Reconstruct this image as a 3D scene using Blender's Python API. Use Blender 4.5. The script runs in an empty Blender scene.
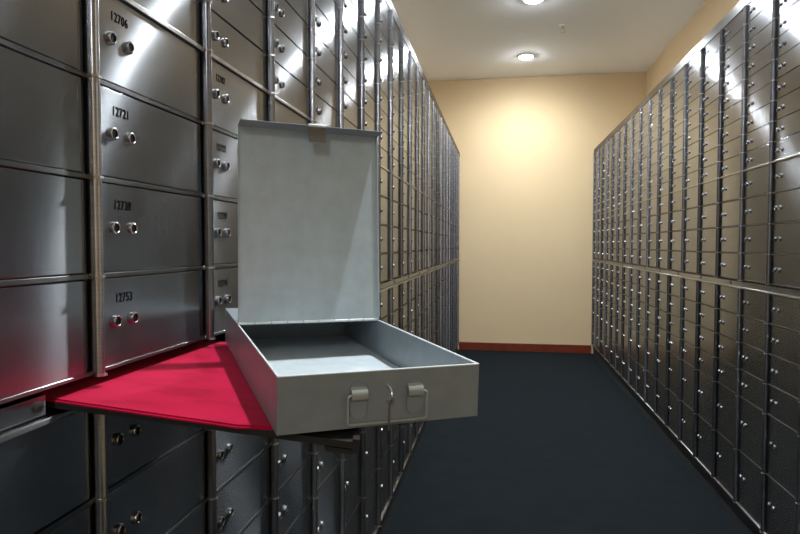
import bpy, bmesh, math, random
from mathutils import Vector, Matrix, Euler
random.seed(7)
S = 0.5                       # one unit of the survey = camera to left bank = 0.5 m
EYE = 2.60 * S                # eye height above the floor
def Z(z): return EYE + z * S  # height given relative to the eye

sc = bpy.context.scene
# ------------------------------------------------------------ camera, world, exposure
cd = bpy.data.cameras.new('camera'); cam = bpy.data.objects.new('camera', cd); sc.collection.objects.link(cam)
cam.location = (0, 0, EYE); cam.rotation_euler = (math.radians(90 - 2.15), 0, 0.1651)
cd.sensor_width = 36; cd.lens = 604.3 / 800 * 36; cd.clip_start = .02
sc.camera = cam
W = bpy.data.worlds.new('world'); sc.world = W; W.use_nodes = True
W.node_tree.nodes['Background'].inputs[0].default_value = (.8, .9, 1, 1)
W.node_tree.nodes['Background'].inputs[1].default_value = .05
sc.view_settings.view_transform = 'Standard'; sc.view_settings.look = 'None'
sc.view_settings.gamma = 1; sc.view_settings.use_curve_mapping = False
sc.view_settings.exposure = 0.12
LAMP_W = 116.0; DISC_E = 420.0; LAMP_COL = (.90, .96, 1.0)
LAMP_X = .50 * S
LAMP_Y = [v * S for v in (13.22, 10.17, 6.62, 2.32, -6.4, -9.8)]  # last two are unseen, added behind the camera to light the lid

# ------------------------------------------------------------ sizes
XL = -1.0 * S; XR = 2.14 * S; PITCH = .5865 * S; DEPTH = 1.15 * S
Y_END = 14.87 * S; Y_BACK = -13.0 * S; CEIL = Z(3.99)
LEFT0 = (.1797 - .016) * S; NL = 25
RIGHT0 = (3.5325 + .016) * S; NR = 19
ZB = Z(-2.356); ZT = Z(2.217)

# ------------------------------------------------------------ helpers
C = sc.collection
def link(o, parent=None):
    C.objects.link(o)
    if parent is not None: o.parent = parent
    return o
def tag(o, label=None, cat=None, group=None, kind=None):
    if label: o['label'] = label
    if cat: o['category'] = cat
    if group: o['group'] = group
    if kind: o['kind'] = kind
    return o
def empty(name, loc, rotz=0):
    o = bpy.data.objects.new(name, None); C.objects.link(o)
    o.location = loc; o.rotation_euler = (0, 0, rotz); o.empty_display_size = .05
    return o
def mesh_of(name, bm, mats, smooth=False):
    me = bpy.data.meshes.new(name); bm.normal_update(); bm.to_mesh(me); bm.free()
    if not isinstance(mats, (list, tuple)): mats = [mats]
    for m in mats: me.materials.append(m)
    if smooth:
        me.polygons.foreach_set('use_smooth', [True] * len(me.polygons))
        try: me.set_sharp_from_angle(angle=math.radians(38))
        except Exception: pass
    return me
def obj(name, bm, mats, parent=None, smooth=False, loc=None):
    o = bpy.data.objects.new(name, mesh_of(name, bm, mats, smooth)); link(o, parent)
    if loc is not None: o.location = loc
    return o
def box(bm, x0, x1, y0, y1, z0, z1, bev=0, seg=1, mi=0):
    r = bmesh.ops.create_cube(bm, size=1)
    vs = r['verts']
    for v in vs:
        v.co = Vector(((x0 + x1) / 2 + v.co.x * (x1 - x0), (y0 + y1) / 2 + v.co.y * (y1 - y0), (z0 + z1) / 2 + v.co.z * (z1 - z0)))
    fs = set(f for v in vs for f in v.link_faces)
    for f in fs: f.material_index = mi
    if bev:
        es = list(set(e for v in vs for e in v.link_edges))
        bmesh.ops.bevel(bm, geom=es, offset=bev, segments=seg, profile=.5, affect='EDGES')
    return bm
def lathe(bm, prof, n=20, mat=Matrix.Identity(4), mi=0, cap0=True, cap1=True):
    rings = []
    for r, h in prof:
        rings.append([bm.verts.new(mat @ Vector((r * math.cos(2 * math.pi * k / n), r * math.sin(2 * math.pi * k / n), h))) for k in range(n)])
    for a, b in zip(rings, rings[1:]):
        for k in range(n):
            f = bm.faces.new((a[k], a[(k + 1) % n], b[(k + 1) % n], b[k])); f.material_index = mi
    if cap0: bm.faces.new(rings[0][::-1]).material_index = mi
    if cap1: bm.faces.new(rings[-1]).material_index = mi
def tube(bm, pts, r, n=8, mi=0, closed=False):
    pts = [Vector(p) for p in pts]; N = len(pts); rings = []
    ref = None
    for i, p in enumerate(pts):
        if closed: t = (pts[(i + 1) % N] - pts[i - 1]).normalized()
        else: t = (pts[min(i + 1, N - 1)] - pts[max(i - 1, 0)]).normalized()
        if ref is None:
            ref = Vector((0, 0, 1)) if abs(t.z) < .9 else Vector((0, 1, 0))
        a = (ref - t * ref.dot(t)).normalized(); ref = a; b = t.cross(a)
        rings.append([bm.verts.new(p + r * (a * math.cos(2 * math.pi * k / n) + b * math.sin(2 * math.pi * k / n))) for k in range(n)])
    for i in range(N if closed else N - 1):
        a = rings[i]; b = rings[(i + 1) % N]
        for k in range(n):
            bm.faces.new((a[k], a[(k + 1) % n], b[(k + 1) % n], b[k])).material_index = mi
    if not closed:
        bm.faces.new(rings[0][::-1]); bm.faces.new(rings[-1])
def arc(c, r, a0, a1, n, ax, ay):
    c = Vector(c); ax = Vector(ax); ay = Vector(ay)
    return [c + r * (ax * math.cos(math.radians(a0 + (a1 - a0) * k / n)) + ay * math.sin(math.radians(a0 + (a1 - a0) * k / n))) for k in range(n + 1)]
def extrude_poly(bm, pts, h, up=Vector((0, 0, 1)), mi=0):
    lo = [bm.verts.new(p) for p in pts]; hi = [bm.verts.new(Vector(p) + up * h) for p in pts]
    n = len(pts)
    bm.faces.new(lo[::-1]).material_index = mi; bm.faces.new(hi).material_index = mi
    for k in range(n): bm.faces.new((lo[k], lo[(k + 1) % n], hi[(k + 1) % n], hi[k])).material_index = mi
    bmesh.ops.recalc_face_normals(bm, faces=bm.faces[:])

# ------------------------------------------------------------ materials
def new_mat(name):
    m = bpy.data.materials.new(name); m.use_nodes = True
    nt = m.node_tree; return m, nt, nt.nodes['Principled BSDF']
def N(nt, t, **kw):
    n = nt.nodes.new(t)
    for k, v in kw.items(): setattr(n, k, v)
    return n
def setc(p, col, rough=.5, metal=0, spec=None):
    p.inputs['Base Color'].default_value = (*col, 1); p.inputs['Roughness'].default_value = rough
    p.inputs['Metallic'].default_value = metal
    if spec is not None: p.inputs['Specular IOR Level'].default_value = spec
def noise(nt, scale, detail=3, mapscale=(1, 1, 1), coord='Object', rough=.5):
    tc = N(nt, 'ShaderNodeTexCoord'); mp = N(nt, 'ShaderNodeMapping'); mp.inputs['Scale'].default_value = mapscale
    nz = N(nt, 'ShaderNodeTexNoise'); nz.inputs['Scale'].default_value = scale; nz.inputs['Detail'].default_value = detail
    nz.inputs['Roughness'].default_value = rough
    if coord == 'World':
        g = N(nt, 'ShaderNodeNewGeometry'); nt.links.new(g.outputs['Position'], mp.inputs['Vector'])
    else: nt.links.new(tc.outputs[coord], mp.inputs['Vector'])
    nt.links.new(mp.outputs['Vector'], nz.inputs['Vector'])
    return nz
def ramp(nt, fac, stops):
    r = N(nt, 'ShaderNodeValToRGB'); cr = r.color_ramp
    while len(cr.elements) < len(stops): cr.elements.new(.5)
    for e, (p, c) in zip(cr.elements, stops): e.position = p; e.color = (*c, 1)
    nt.links.new(fac, r.inputs['Fac']); return r
def brushed(name, lo, hi, core, wide, w, vary=.08):
    """sheet steel brushed lengthwise: fine horizontal grain, reflections smeared across it"""
    m, nt, p = new_mat(name)
    nz = noise(nt, 1, 4, (3, 3, 900), 'World', .6)
    n2 = noise(nt, 1, 3, (6, 6, 9), 'World')
    mx = N(nt, 'ShaderNodeMath', operation='ADD'); ml = N(nt, 'ShaderNodeMath', operation='MULTIPLY'); ml.inputs[1].default_value = .5
    nt.links.new(nz.outputs['Fac'], mx.inputs[0]); nt.links.new(n2.outputs['Fac'], mx.inputs[1]); nt.links.new(mx.outputs[0], ml.inputs[0])
    r = ramp(nt, ml.outputs[0], [(.3, lo), (.7, hi)])
    oi = N(nt, 'ShaderNodeObjectInfo'); mr = N(nt, 'ShaderNodeMapRange')
    mr.inputs['To Min'].default_value = 1 - vary; mr.inputs['To Max'].default_value = 1 + vary
    nt.links.new(oi.outputs['Random'], mr.inputs['Value'])
    hs = N(nt, 'ShaderNodeHueSaturation'); nt.links.new(r.outputs['Color'], hs.inputs['Color']); nt.links.new(mr.outputs[0], hs.inputs['Value'])
    nt.links.new(hs.outputs['Color'], p.inputs['Base Color'])
    cx = N(nt, 'ShaderNodeCombineXYZ'); cx.inputs[0].default_value = .003; cx.inputs[1].default_value = .003; cx.inputs[2].default_value = 1
    def lobe(amin, amax):
        g = N(nt, 'ShaderNodeBsdfAnisotropic', distribution='GGX')
        g.inputs['Roughness'].default_value = (amin * amax) ** .25
        g.inputs['Anisotropy'].default_value = -(1 - (amin / amax) ** .5)
        nt.links.new(cx.outputs[0], g.inputs['Tangent']); nt.links.new(hs.outputs['Color'], g.inputs['Color']); return g
    ga = lobe(*core); gb = lobe(*wide)
    mxs = N(nt, 'ShaderNodeMixShader'); mxs.inputs[0].default_value = w
    nt.links.new(ga.outputs[0], mxs.inputs[1]); nt.links.new(gb.outputs[0], mxs.inputs[2])
    nt.links.new(mxs.outputs[0], nt.nodes['Material Output'].inputs['Surface']); nt.nodes.remove(p)
    return m
M_door = brushed('brushed_steel', (.335, .35, .37), (.42, .435, .455), (.012, .055), (.009, .33), .40)
M_frame = brushed('frame_steel', (.20, .20, .20), (.27, .27, .27), (.03, .08), (.03, .34), .4)
M_post = brushed('hinge_steel', (.18, .185, .20), (.34, .35, .39), (.02, .03), (.04, .3), .3, vary=.5)
M_rail = brushed('rail_steel', (.50, .50, .49), (.62, .61, .60), (.03, .08), (.03, .5), .4)
def simple(name, col, rough=.5, metal=0, spec=None):
    m, nt, p = new_mat(name)
    nz = noise(nt, 40, 2); c = Vector(col)
    r = ramp(nt, nz.outputs['Fac'], [(.3, tuple(c * .93)), (.7, tuple(c * 1.06))])
    nt.links.new(r.outputs['Color'], p.inputs['Base Color']); setc(p, col, rough, metal, spec); return m
M_chrome = simple('lock_chrome', (.42, .43, .45), .26, 1)
M_plug = simple('lock_plug', (.035, .035, .035), .3, .8)
M_black = simple('keyhole_black', (.012, .012, .012), .5)
M_ink = simple('number_ink', (.008, .008, .009), .95, 0, 0)
M_plinth = simple('plinth_steel', (.05, .05, .05), .45, .3)
M_board = simple('board_black', (.015, .014, .014), .55)
M_box = simple('box_enamel', (.235, .27, .29), .36, 0, .5)
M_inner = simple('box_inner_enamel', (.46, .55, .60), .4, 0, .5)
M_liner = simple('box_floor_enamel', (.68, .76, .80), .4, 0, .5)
M_edge = simple('box_edge_steel', (.80, .86, .88), .35, 0)
M_hard = simple('box_hardware', (.55, .56, .55), .3, .85)
M_wire = simple('hardware_enamel', (.34, .37, .37), .35)
M_hasp = simple('hasp_steel', (.16, .16, .14), .35, .4)
# painted plaster
def paint(name, a, b, rough=.75, scale=1.2):
    m, nt, p = new_mat(name)
    nz = noise(nt, scale, 4, coord='World'); r = ramp(nt, nz.outputs['Fac'], [(.3, a), (.7, b)])
    nt.links.new(r.outputs['Color'], p.inputs['Base Color']); p.inputs['Roughness'].default_value = rough
    n2 = noise(nt, 220, 2, coord='World'); bp = N(nt, 'ShaderNodeBump'); bp.inputs['Strength'].default_value = .12; bp.inputs['Distance'].default_value = .002
    nt.links.new(n2.outputs['Fac'], bp.inputs['Height']); nt.links.new(bp.outputs['Normal'], p.inputs['Normal'])
    return m
M_wall = paint('wall_paint', (.60, .45, .265), (.63, .475, .285))
M_ceil = paint('ceiling_paint', (.90, .92, .94), (.91, .93, .95), .85)
M_trimwood = paint('mahogany', (.12, .018, .006), (.17, .028, .010), .4, 14)
# carpet
M_carpet, nt, p = new_mat('carpet')
nz = noise(nt, 7, 6, coord='World', rough=.7); r = ramp(nt, nz.outputs['Fac'], [(.3, (.0060, .0090, .0110)), (.7, (.0092, .0130, .0155))])
n2 = noise(nt, 420, 2, coord='World'); r2 = ramp(nt, n2.outputs['Fac'], [(.3, (.6, .6, .6)), (.75, (1.35, 1.35, 1.35))])
mx = N(nt, 'ShaderNodeMix', data_type='RGBA', blend_type='MULTIPLY'); mx.inputs['Factor'].default_value = 1
nt.links.new(r.outputs['Color'], mx.inputs['A']); nt.links.new(r2.outputs['Color'], mx.inputs['B'])
nt.links.new(mx.outputs['Result'], p.inputs['Base Color']); p.inputs['Roughness'].default_value = 1; p.inputs['Specular IOR Level'].default_value = .1
bp = N(nt, 'ShaderNodeBump'); bp.inputs['Strength'].default_value = .5; bp.inputs['Distance'].default_value = .004
nt.links.new(n2.outputs['Fac'], bp.inputs['Height']); nt.links.new(bp.outputs['Normal'], p.inputs['Normal'])
# velvet
M_velvet, nt, p = new_mat('red_velvet')
nz = noise(nt, 9, 3, (1, 2.2, 1)); r = ramp(nt, nz.outputs['Fac'], [(.38, (.42, .0034, .034)), (.46, (.50, .0050, .047)), (.62, (.55, .0065, .053))])
nt.links.new(r.outputs['Color'], p.inputs['Base Color']); p.inputs['Roughness'].default_value = .9
p.inputs['Specular IOR Level'].default_value = .15
p.inputs['Sheen Weight'].default_value = .25; p.inputs['Sheen Roughness'].default_value = .4; p.inputs['Sheen Tint'].default_value = (1, .25, .35, 1)
bp = N(nt, 'ShaderNodeBump'); bp.inputs['Strength'].default_value = .25; bp.inputs['Distance'].default_value = .002
n3 = noise(nt, 14, 3); nt.links.new(n3.outputs['Fac'], bp.inputs['Height']); nt.links.new(bp.outputs['Normal'], p.inputs['Normal'])
# lamp
M_lamp, nt, p = new_mat('lamp_diffuser'); p.inputs['Base Color'].default_value = (.9, .9, .9, 1)
p.inputs['Emission Color'].default_value = (*LAMP_COL, 1); p.inputs['Emission Strength'].default_value = DISC_E
M_white = simple('white_trim', (.78, .77, .75), .4)
M_brass = simple('sprinkler_metal', (.35, .33, .30), .35, .8)

# ------------------------------------------------------------ the room
def slab(name, x0, x1, y0, y1, z0, z1, m):
    return tag(obj(name, box(bmesh.new(), x0, x1, y0, y1, z0, z1), m), kind='structure')
XWL = XL - DEPTH - .004; XWR = XR + DEPTH + .004
T = .12
slab('floor', XWL - T, XWR + T, Y_BACK - T, Y_END + T, -T, 0, M_carpet)
slab('ceiling', XWL - T, XWR + T, Y_BACK - T, Y_END + T, CEIL, CEIL + T, M_ceil)
slab('wall_end', XWL - T, XWR + T, Y_END, Y_END + T, 0, CEIL, M_wall)
slab('wall_back', XWL - T, XWR + T, Y_BACK - T, Y_BACK, 0, CEIL, M_wall)
slab('wall_left', XWL - T, XWL, Y_BACK, Y_END, 0, CEIL, M_wall)
slab('wall_right', XWR, XWR + T, Y_BACK, Y_END, 0, CEIL, M_wall)
bm = bmesh.new()
box(bm, XL + .002, XR - .002, Y_END - .014, Y_END, 0, Z(-2.40), .003)
tag(obj('baseboard_end', bm, M_trimwood), kind='structure')
# closing strip between the right bank and the end wall
yr1 = RIGHT0 + NR * PITCH
slab('trim_1', XR + .004, XR + DEPTH, yr1, Y_END, ZB, ZT, M_frame)

# ------------------------------------------------------------ downlights and sprinkler
names = ['round white ceiling downlight nearest the end wall',
         'round white ceiling downlight at the top edge of the view near the sprinkler']
for i, y in enumerate(LAMP_Y):
    t = empty('ceiling_downlight', (LAMP_X, y, CEIL))
    tag(t, names[i] if i < 2 else 'round white ceiling downlight over the aisle outside the view, those behind the camera added for light', 'ceiling light', 'downlights along the aisle ceiling')
    bm = bmesh.new()
    lathe(bm, [(.069, -.001), (.069, -.012), (.076, -.016), (.090, -.012), (.094, -.001)], 32, cap0=False, cap1=False)
    obj('trim_ring', bm, M_white, t, True)
    bm = bmesh.new()
    lathe(bm, [(.068, -.002), (.067, -.013), (.054, -.023), (.030, -.030), (.004, -.033)], 32)
    obj('diffuser', bm, M_lamp, t, True)
    ld = bpy.data.lights.new('downlight_lamp', 'SPOT'); ld.energy = LAMP_W; ld.color = LAMP_COL
    ld.spot_size = math.radians(172); ld.spot_blend = 1; ld.shadow_soft_size = .034
    lo = bpy.data.objects.new('downlight_lamp', ld); link(lo, t); lo.location = (0, 0, -.045)
t = empty('sprinkler_head', (1.09 * S, 11.5 * S, CEIL))
tag(t, 'small metal fire sprinkler head on the ceiling beside the downlights', 'sprinkler')
bm = bmesh.new(); lathe(bm, [(.034, 0), (.034, -.006), (.022, -.010)], 20); obj('escutcheon', bm, M_white, t, True)
bm = bmesh.new(); lathe(bm, [(.012, -.008), (.012, -.028), (.007, -.030), (.007, -.045)], 12)
tube(bm, [(-.013, 0, -.026), (-.016, 0, -.040), (-.003, 0, -.062)], .003); tube(bm, [(.013, 0, -.026), (.016, 0, -.040), (.003, 0, -.062)], .003)
obj('body', bm, M_brass, t, True)
bm = bmesh.new(); lathe(bm, [(.004, -.060), (.020, -.062), (.020, -.065), (.004, -.066)], 16); obj('deflector', bm, M_brass, t, True)

# ------------------------------------------------------------ safe deposit cabinets
# local frame of a column: +Y runs to the right along the bank, +X out of the bank, Z up; origin at floor, front plane X=0
SM = .1618 * S; MD = .2452 * S; FW = .022 * S
rows = []                                   # (z0, z1, kind)
zz = ZB
for k in range(2): rows.append((zz, zz + 2 * MD, 'big')); zz += 2 * MD
for k in range(4): rows.append((zz, zz + MD, 'mid')); zz += MD
Z_RAIL0 = zz; Z_RAIL1 = Z(.656) - 4 * MD; zz = Z_RAIL1
for k in range(4): rows.append((zz, zz + MD, 'mid')); zz += MD
for k in range(9): rows.append((zz, zz + SM, 'small')); zz += SM
Z_CROWN = zz
DY0 = .044 * S; DY1 = PITCH - .010 * S
GAP = {'big': .009 * S, 'mid': .009 * S, 'small': .003 * S}
def door_mesh(kind):
    h = {'big': 2 * MD, 'mid': MD, 'small': SM}[kind]; g = GAP[kind]
    bm = bmesh.new(); box(bm, -.009, 0, DY0, DY1, g, h - g, .0009, 2)
    return mesh_of('door', bm, M_door)
doors = {k: door_mesh(k) for k in ('big', 'mid', 'small')}
RX = Matrix.Rotation(math.radians(90), 4, 'Y')      # lathe axis -> +X
def lock_mesh(n=20):
    R = .0172 * S; bm = bmesh.new()
    lathe(bm, [(R * 1.0, 0), (R * 1.0, .0022), (R * .92, .0042), (R * .74, .0050), (R * .68, .0044)], n, RX, cap0=False, cap1=False)
    lathe(bm, [(R * .68, .0044), (R * .64, .0026), (.0005, .0026)], n, RX, 2, cap0=False)
    # key slot in the plug
    box(bm, .0028, .0034, -R * .16, R * .16, -R * .42, R * .42, mi=1)
    lathe(bm, [(R * .27, .0026), (R * .27, .0035), (.0003, .0035)], 10, RX, 1, cap0=False)
    return mesh_of('lock', bm, [M_chrome, M_black, M_plug], True)
lock_near = lock_mesh(24); lock_far = lock_mesh(10)
def post_mesh():
    """hinge column with one knuckle per door and a washer at every row joint"""
    bm = bmesh.new(); r = .0135 * S; P = .026 * S
    def seg(z0, z1, w, p):
        prof = [(-.004, -w), (p * .55, -w), (p * .86, -w * .72), (p, -w * .25), (p, w * .25), (p * .86, w * .72), (p * .55, w), (-.004, w)]
        extrude_poly(bm, [Vector((a, b, z0)) for a, b in prof], z1 - z0)
    js = []
    for z0, z1, k in rows:
        seg(z0 + .0014, z1 - .0014, r, P)
    w = .0165 * S; p = .0295 * S
    zs = sorted(set([round(r_[0], 5) for r_ in rows] + [round(r_[1], 5) for r_ in rows]))
    for z in zs:
        prof = [(-.003, -w), (p * .6, -w), (p, -w * .4), (p, w * .4), (p * .6, w), (-.003, w)]
        extrude_poly(bm, [Vector((a, b, z - .0016)) for a, b in prof], .0032, mi=1)
    bmesh.ops.translate(bm, verts=bm.verts[:], vec=(0, .0195 * S, 0))
    return mesh_of('hinge_post', bm, [M_post, M_rail], True)
def frame_mesh():
    bm = bmesh.new(); d = -DEPTH
    box(bm, d, -.0105, .0006, PITCH - .0006, ZB, Z_RAIL0)
    box(bm, d, -.0105, .0006, PITCH - .0006, Z_RAIL1, ZT)
    e = .0006
    for i, (z0, z1, k) in enumerate(rows):            # strips between the doors
        if k != 'small' and i not in (0, 6): box(bm, -.0105, .0012, e, PITCH - e, z0 - .0062 * S, z0 + .0062 * S, .0006)
    box(bm, -.0105, .0016, e, PITCH - e, Z_RAIL1, Z_RAIL1 + .010 * S, .0006)
    box(bm, -.0105, .002, e, PITCH - e, Z_CROWN + .006 * S, ZT, .0008)
    return mesh_of('frame', bm, M_frame)
def rail_mesh(name, z, a, b, p):
    bm = bmesh.new(); e = .0006
    box(bm, -.0105, p, e, PITCH - e, z - a * S, z + b * S, .0012, 2)
    return mesh_of(name, bm, M_rail)
def plinth_mesh():
    bm = bmesh.new(); box(bm, -DEPTH, -.012, .0006, PITCH - .0006, 0, ZB - .010 * S)
    return mesh_of('plinth', bm, M_plinth)
MS = dict(frame=frame_mesh(), shelf_rail=rail_mesh('shelf_rail', Z_RAIL0, .006, .009, .006), middle_rail=rail_mesh('middle_rail', Z(.656), .008, .008, .0045), base_rail=rail_mesh('base_rail', ZB, .010, .008, .006),
          hinge_post=post_mesh(), plinth=plinth_mesh())
LOCKS = (.104 * S, .180 * S)
def text_mesh(s, h):
    cu = bpy.data.curves.new('number', 'FONT'); cu.body = s; cu.size = h / .70; cu.extrude = .0004; cu.offset = .00008; cu.align_x = 'CENTER'; cu.space_character = 1.12
    o = bpy.data.objects.new('number', cu); C.objects.link(o)
    dg = bpy.context.evaluated_depsgraph_get(); dg.update()
    me = bpy.data.meshes.new_from_object(o.evaluated_get(dg))
    bpy.data.objects.remove(o); me.name = 'number'; me.materials.clear(); me.materials.append(M_ink)
    me.transform(Matrix(((0, 0, 1, 0), (.80, 0, 0, 0), (0, 1, 0, 0), (0, 0, 0, 1))))
    return me
def put(name, me, parent, loc=(0, 0, 0)):
    o = bpy.data.objects.new(name, me); C.objects.link(o); o.parent = parent; o.location = loc; return o
ORD = ['first', 'second', 'third', 'fourth', 'fifth', 'sixth', 'seventh', 'eighth', 'ninth', 'tenth', 'eleventh', 'twelfth', 'thirteenth',
       'fourteenth', 'fifteenth', 'sixteenth', 'seventeenth', 'eighteenth', 'nineteenth', 'twentieth', 'twenty-first', 'twenty-second', 'twenty-third', 'twenty-fourth', 'twenty-fifth']
def column(x, y, rot, label, group, near, numbers=None):
    t = empty('deposit_box_cabinet', (x, y, 0), rot); tag(t, label, 'cabinet', group)
    put('frame', MS['frame'], t); put('plinth', MS['plinth'], t); put('hinge_post', MS['hinge_post'], t)
    for q in ('shelf_rail', 'middle_rail', 'base_rail'): put(q, MS[q], t)
    for i, (z0, z1, k) in enumerate(rows):
        d = put('door', doors[k], t, (0, 0, z0))
        h = z1 - z0
        for ly in LOCKS: put('lock', lock_near if near else lock_far, d, (0, ly, h * (.5 if k != 'big' else .55)))
        if numbers and i in numbers:
            put('number', numbers[i], d, (.0001, (LOCKS[0] + LOCKS[1]) / 2, h * (.70 if k == 'mid' else .78)))
    return t
def nums(lst): return {i: text_mesh(s, .024 * S) for i, s in lst}
numA = nums([(9, '12706'), (8, '12721'), (7, '12738'), (6, '12753')])
numB = nums([(9, '12707'), (8, '12722'), (7, '12739'), (6, '12754')])
for k in range(NL):
    y = LEFT0 + k * PITCH
    if k == 0: lab = 'steel deposit box cabinet column of the left bank outside the view'
    elif k == 1: lab = 'steel deposit box cabinet column cut by the left edge of the view'
    elif k == 2: lab = 'steel deposit box cabinet column with doors numbered 12706 to 12753'
    elif k == 3: lab = 'steel deposit box cabinet column just left of the open grey lid'
    elif k == NL - 1: lab = 'last steel deposit box cabinet column of the left bank, touching the end wall'
    elif k >= NL - 5: lab = 'steel deposit box cabinet column of the left bank, %s before the end wall' % ORD[NL - 1 - k]
    else: lab = 'steel deposit box cabinet column in the left bank, %s counting from the view\'s left edge' % ORD[k - 1]
    column(XL, y, 0, lab, 'deposit box cabinets of the left bank', k < 7, numA if k == 2 else numB if k == 3 else None)
for k in range(NR):
    y = RIGHT0 + (k + 1) * PITCH
    if k < 2: lab = 'steel deposit box cabinet column of the right bank outside the right edge of the view'
    elif k == 2: lab = 'steel deposit box cabinet column cut by the right edge of the view'
    elif k == NR - 1: lab = 'last steel deposit box cabinet column of the right bank, beside the end wall'
    elif k >= NR - 4: lab = 'steel deposit box cabinet column of the right bank, %s before the end wall' % ORD[NR - 1 - k]
    else: lab = 'steel deposit box cabinet column in the right bank, %s counting from the view\'s right edge' % ORD[k - 2]
    column(XR, y, math.pi, lab, 'deposit box cabinets of the right bank', k < 7)

# ------------------------------------------------------------ closed pull-out shelves in the rail slot
SHW = .88 * S; SH_Y0 = 1.200 * S
FZ0 = Z_RAIL0 + .0115 * S; FZ1 = Z_RAIL1 - .012 * S
def shelf_meshes(w):
    bm = bmesh.new(); box(bm, -.012, -.003, .0015, w - .0015, FZ0, FZ1, .0008)
    a = mesh_of('shelf_front', bm, M_door)
    bm = bmesh.new(); box(bm, -.40, -.012, .004, w - .004, FZ0 + .002, FZ0 + .012)
    b = mesh_of('shelf_board', bm, M_board)
    bm = bmesh.new(); lathe(bm, [(.0065, -.003), (.0065, -.001), (.005, 0), (.0005, 0)], 14, RX, cap0=False)
    lathe(bm, [(.0022, 0), (.0022, .0004), (.0002, .0004)], 8, RX, 1, cap0=False)
    c = mesh_of('lock', bm, [M_plinth, M_black], True)
    return a, b, c
def closed_shelf(x, y, rot, w, ms, label, group):
    t = empty('pull_out_shelf', (x, y, 0), rot); tag(t, label, 'shelf', group)
    f = put('shelf_front', ms[0], t); put('shelf_board', ms[1], t)
    put('lock', ms[2], f, (0, w - .028 * S, (FZ0 + FZ1) / 2))
msh = shelf_meshes(SHW)
closed_shelf(XL, SH_Y0 - SHW, 0, SHW, msh, 'closed pull-out shelf front with a small lock at the left edge of the view', 'closed shelves in the left rail')
y = SH_Y0 + SHW * 1.045; n = 0
yl1 = LEFT0 + NL * PITCH; nL = 14; wL = (yl1 - y) / nL; mL = shelf_meshes(wL)
for k in range(nL):
    closed_shelf(XL, y + k * wL, 0, wL, mL, 'closed steel pull-out shelf front in the left bank rail beyond the grey box', 'closed shelves in the left rail')
nR = 13; wR = (yr1 - RIGHT0) / nR; mR = shelf_meshes(wR)
for k in range(nR):
    closed_shelf(XR, RIGHT0 + (k + 1) * wR, math.pi, wR, mR, 'closed steel pull-out shelf front in the waist-high rail of the right bank', 'closed shelves in the right rail')

# ------------------------------------------------------------ the open shelf with red velvet
SAG = .0374
def shelf_z(x, off=0): return Z(-.356 + off) - SAG * (x - XL)
t = empty('velvet_shelf', (XL, 1.224 * S, Z(-.356)))
tag(t, 'pulled-out shelf covered in red velvet under the open grey box', 'shelf')
t.rotation_euler = (0, math.asin(SAG), 0)
O0 = Vector((XL, 1.224 * S, 0))
def L(x, y): return Vector((x * S - O0.x, y * S - O0.y, 0))
poly = [L(-1.30, 1.262), L(-.285, 1.149), L(-.50, 2.05), L(-1.30, 2.085)]
def offs(v, z): return Vector((v.x, v.y, z))
bm = bmesh.new(); extrude_poly(bm, [offs(v, -.022 * S) for v in poly], .014 * S); obj('board', bm, M_board, t)
bm = bmesh.new()
vp = [L(-1.30, 1.266), L(-1.0, 1.227), L(-.535, 1.163), L(-.42, 1.185), L(-.52, 2.04), L(-1.30, 2.083)]
extrude_poly(bm, [offs(v, -.0078 * S) for v in vp], .0078 * S)
es = [e for e in bm.edges if all(v.co.z > -.0001 for v in e.verts)]
bmesh.ops.bevel(bm, geom=es, offset=.0022, segments=3, affect='EDGES')
obj('velvet_cover', bm, M_velvet, t, True)
bm = bmesh.new()
pf = [L(-.285, 1.149), L(-.271, 1.1475), L(-.486, 2.05), L(-.50, 2.05)]
extrude_poly(bm, [offs(v, -.030 * S) for v in pf], .028 * S); obj('shelf_front', bm, M_board, t)
bm = bmesh.new()
pf = [L(-.345, 1.157), L(-.286, 1.150), L(-.30, 1.21), L(-.345, 1.21)]
extrude_poly(bm, [offs(v, -.034 * S) for v in pf], .0095 * S); obj('end_bracket', bm, M_board, t)

# ------------------------------------------------------------ the grey deposit box
H = .5394; PT = .029; RL = -.0155
v_ = Vector((-math.sin(H) * math.cos(PT), math.cos(H) * math.cos(PT), math.sin(PT)))
u0 = Vector((math.cos(H), math.sin(H), 0)); w0 = u0.cross(v_)
u_ = u0 * math.cos(RL) + w0 * math.sin(RL); w_ = u_.cross(v_)
org = Vector((-.4312 * S, 1.1164 * S, Z(-.3768))) + w_ * .0008
t = bpy.data.objects.new('deposit_box', None); C.objects.link(t); t.empty_display_size = .05
Mx = Matrix((u_, v_, w_)).transposed().to_4x4(); Mx.translation = org; t.matrix_world = Mx
tag(t, 'long grey metal deposit box standing open on the red velvet shelf', 'box')
BW = .4456 * S; BH = .1149 * S; BD = .6641 * S; BL = 1.045 * S; TH = .0016
bm = bmesh.new()
box(bm, 0, BW, 0, BL, 0, TH)                                    # floor
box(bm, 0, BW, 0, TH, TH, BH); box(bm, 0, BW, BL - TH, BL, TH, BH)
box(bm, 0, TH, TH, BL - TH, TH, BH); box(bm, BW - TH, BW, TH, BL - TH, TH, BH)
obj('body', bm, M_box, t)
bm = bmesh.new(); box(bm, TH + .0002, BW - TH - .0002, TH + .0002, BL - TH - .0002, TH, TH + .0008); obj('floor_liner', bm, M_liner, t)
bm = bmesh.new(); e = .0021; hh = .0016                          # folded bright top edge
def rim(x0, x1, y0, y1): box(bm, x0, x1, y0, y1, BH, BH + hh, .0006, 2)
rim(-.0003, e, 0, BD); rim(BW - e, BW + .0003, 0, BD); rim(e, BW - e, -.0003, e)
obj('rim', bm, M_edge, t)
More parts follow.
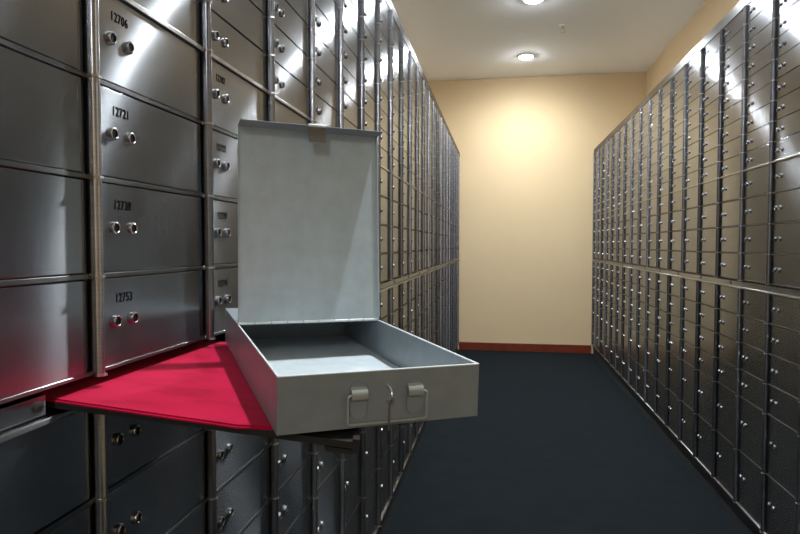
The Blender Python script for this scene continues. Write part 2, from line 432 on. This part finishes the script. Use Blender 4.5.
bm = bmesh.new(); box(bm, -.0003, BW + .0003, BD, BL, BH, BH + .0014, .0004); obj('rear_cover', bm, M_box, t)
# hinge along the rear cover
bm = bmesh.new(); nk = 9
for k in range(nk):
    a = BW * (.005 + .99 * k / nk); b_ = BW * (.005 + .99 * (k + .94) / nk)
    lathe(bm, [(.0019, a), (.0019, b_)], 10, Matrix.Translation((0, BD + .0005, BH + .0028)) @ RX)
obj('hinge', bm, M_edge, t, True)
# lid
lean = .108; LH = .594 * S; LIP = .068 * S
lid = bpy.data.objects.new('lid', None)
bm = bmesh.new()
box(bm, .0006, BW - .0006, -.0006, .0008, 0, LH)
box(bm, .0006, .0020, -.009 * S, -.0006, .004, LH); box(bm, BW - .0020, BW - .0006, -.009 * S, -.0006, .004, LH)
lidm = obj('lid', bm, M_inner, t, loc=(0, BD + .0008, BH + .0030)); lidm.rotation_euler = (-lean, 0, 0)
bm = bmesh.new(); box(bm, .0004, BW - .0004, -LIP, .0008, LH, LH + .0014, .0004)
lp = obj('lip', bm, M_box, lidm)
# hasp hanging from the lip edge
bm = bmesh.new(); hx = BW * .515; hw = .026 * S
box(bm, hx - hw, hx + hw, -LIP - .0016, -LIP - .0004, LH - .050 * S, LH - .002, .0004)
hp = obj('hasp', bm, M_hasp, lidm)
bm = bmesh.new(); lathe(bm, [(.0022, hx - hw * 1.05), (.0022, hx + hw * 1.05)], 10, Matrix.Translation((0, -LIP - .001, LH + .0008)) @ RX)
obj('hasp_hinge', bm, M_edge, lidm, True)
# front hardware: local X across, -Y out, Z up
def pill(cx, z0, z1, hw, y, th, n=10):
    pts = []
    for k in range(n + 1): a = math.pi * k / n; pts.append(Vector((cx + hw * math.cos(a), y, z1 - hw + hw * math.sin(a))))
    for k in range(n + 1): a = math.pi + math.pi * k / n; pts.append(Vector((cx + hw * math.cos(a), y, z0 + hw + hw * math.sin(a))))
    return pts
for fx in (.374, .654):
    cx = BW * fx; hw = .0185 * S; z0 = BH * .17; z1 = BH * .86
    bm = bmesh.new(); extrude_poly(bm, pill(cx, z0, z1, hw, 0, 0), -.0009, Vector((0, 1, 0)))
    tube(bm, [Vector((p_.x, -.0011, p_.z)) for p_ in pill(cx, z0, z1, hw, 0, 0)], .0007, 6, closed=True)
    pl = obj('bail_plate', bm, M_box, t, True)
    bm = bmesh.new(); zc = BH * .60                     # rolled strap that holds the wire
    prof = []
    pth = [(-.0009, zc + .0085), (-.0022, zc + .0070), (-.0052, zc + .0040), (-.0064, zc), (-.0054, zc - .0040), (-.0030, zc - .0058), (-.0022, zc - .0052)]
    wv = hw * .93; lo = []; hi = []
    for (yy, z_) in pth:
        lo.append((bm.verts.new((cx - wv, yy, z_)), bm.verts.new((cx + wv, yy, z_))))
        hi.append((bm.verts.new((cx - wv, yy + .0010, z_ - .0002)), bm.verts.new((cx + wv, yy + .0010, z_ - .0002))))
    for i in range(len(pth) - 1):
        bm.faces.new((lo[i][0], lo[i][1], lo[i + 1][1], lo[i + 1][0])); bm.faces.new((hi[i][1], hi[i][0], hi[i + 1][0], hi[i + 1][1]))
        for sdd in (0, 1): bm.faces.new((lo[i][sdd], lo[i + 1][sdd], hi[i + 1][sdd], hi[i][sdd]))
    bm.faces.new((lo[0][0], hi[0][0], hi[0][1], lo[0][1])); bm.faces.new((lo[-1][0], lo[-1][1], hi[-1][1], hi[-1][0]))
    bmesh.ops.recalc_face_normals(bm, faces=bm.faces[:])
    obj('strap', bm, M_wire, pl, True)
# bail handle (wire), hanging flat against the front
xa = BW * .318; xb = BW * .712; zt = BH * .60; zb = BH * .075; yw = -.0040; R = .0035
path = [Vector((BW * .374 + .006, yw, zt))] + arc((xa + R, yw, zt - R), R, 90, 180, 5, (1, 0, 0), (0, 0, 1)) + \
    arc((xa + R, yw, zb + R), R, 180, 270, 5, (1, 0, 0), (0, 0, 1)) + arc((xb - R, yw, zb + R), R, 270, 360, 5, (1, 0, 0), (0, 0, 1)) + \
    arc((xb - R, yw, zt - R), R, 0, 90, 5, (1, 0, 0), (0, 0, 1)) + [Vector((BW * .654 - .006, yw, zt))]
bm = bmesh.new(); tube(bm, path, .0014, 8); obj('bail_handle', bm, M_wire, t, True)
# centre staple
bm = bmesh.new(); cx = BW * .515
tube(bm, [Vector((cx, 0, BH * .72)), Vector((cx, -.006, BH * .72))] + arc((cx, -.006, BH * .58), BH * .14, 90, -90, 8, (0, -1, 0), (0, 0, 1)) + [Vector((cx, 0, BH * .44))], .0013, 8)
obj('staple', bm, M_hard, t, True)
bm = bmesh.new(); box(bm, cx - .0008, cx + .0008, -.0072, -.0058, -.004, BH * .50, .0003)  # dark bar drawn for the staple's edge together with its shadow
obj('staple_edge_shadow', bm, M_hasp, t)
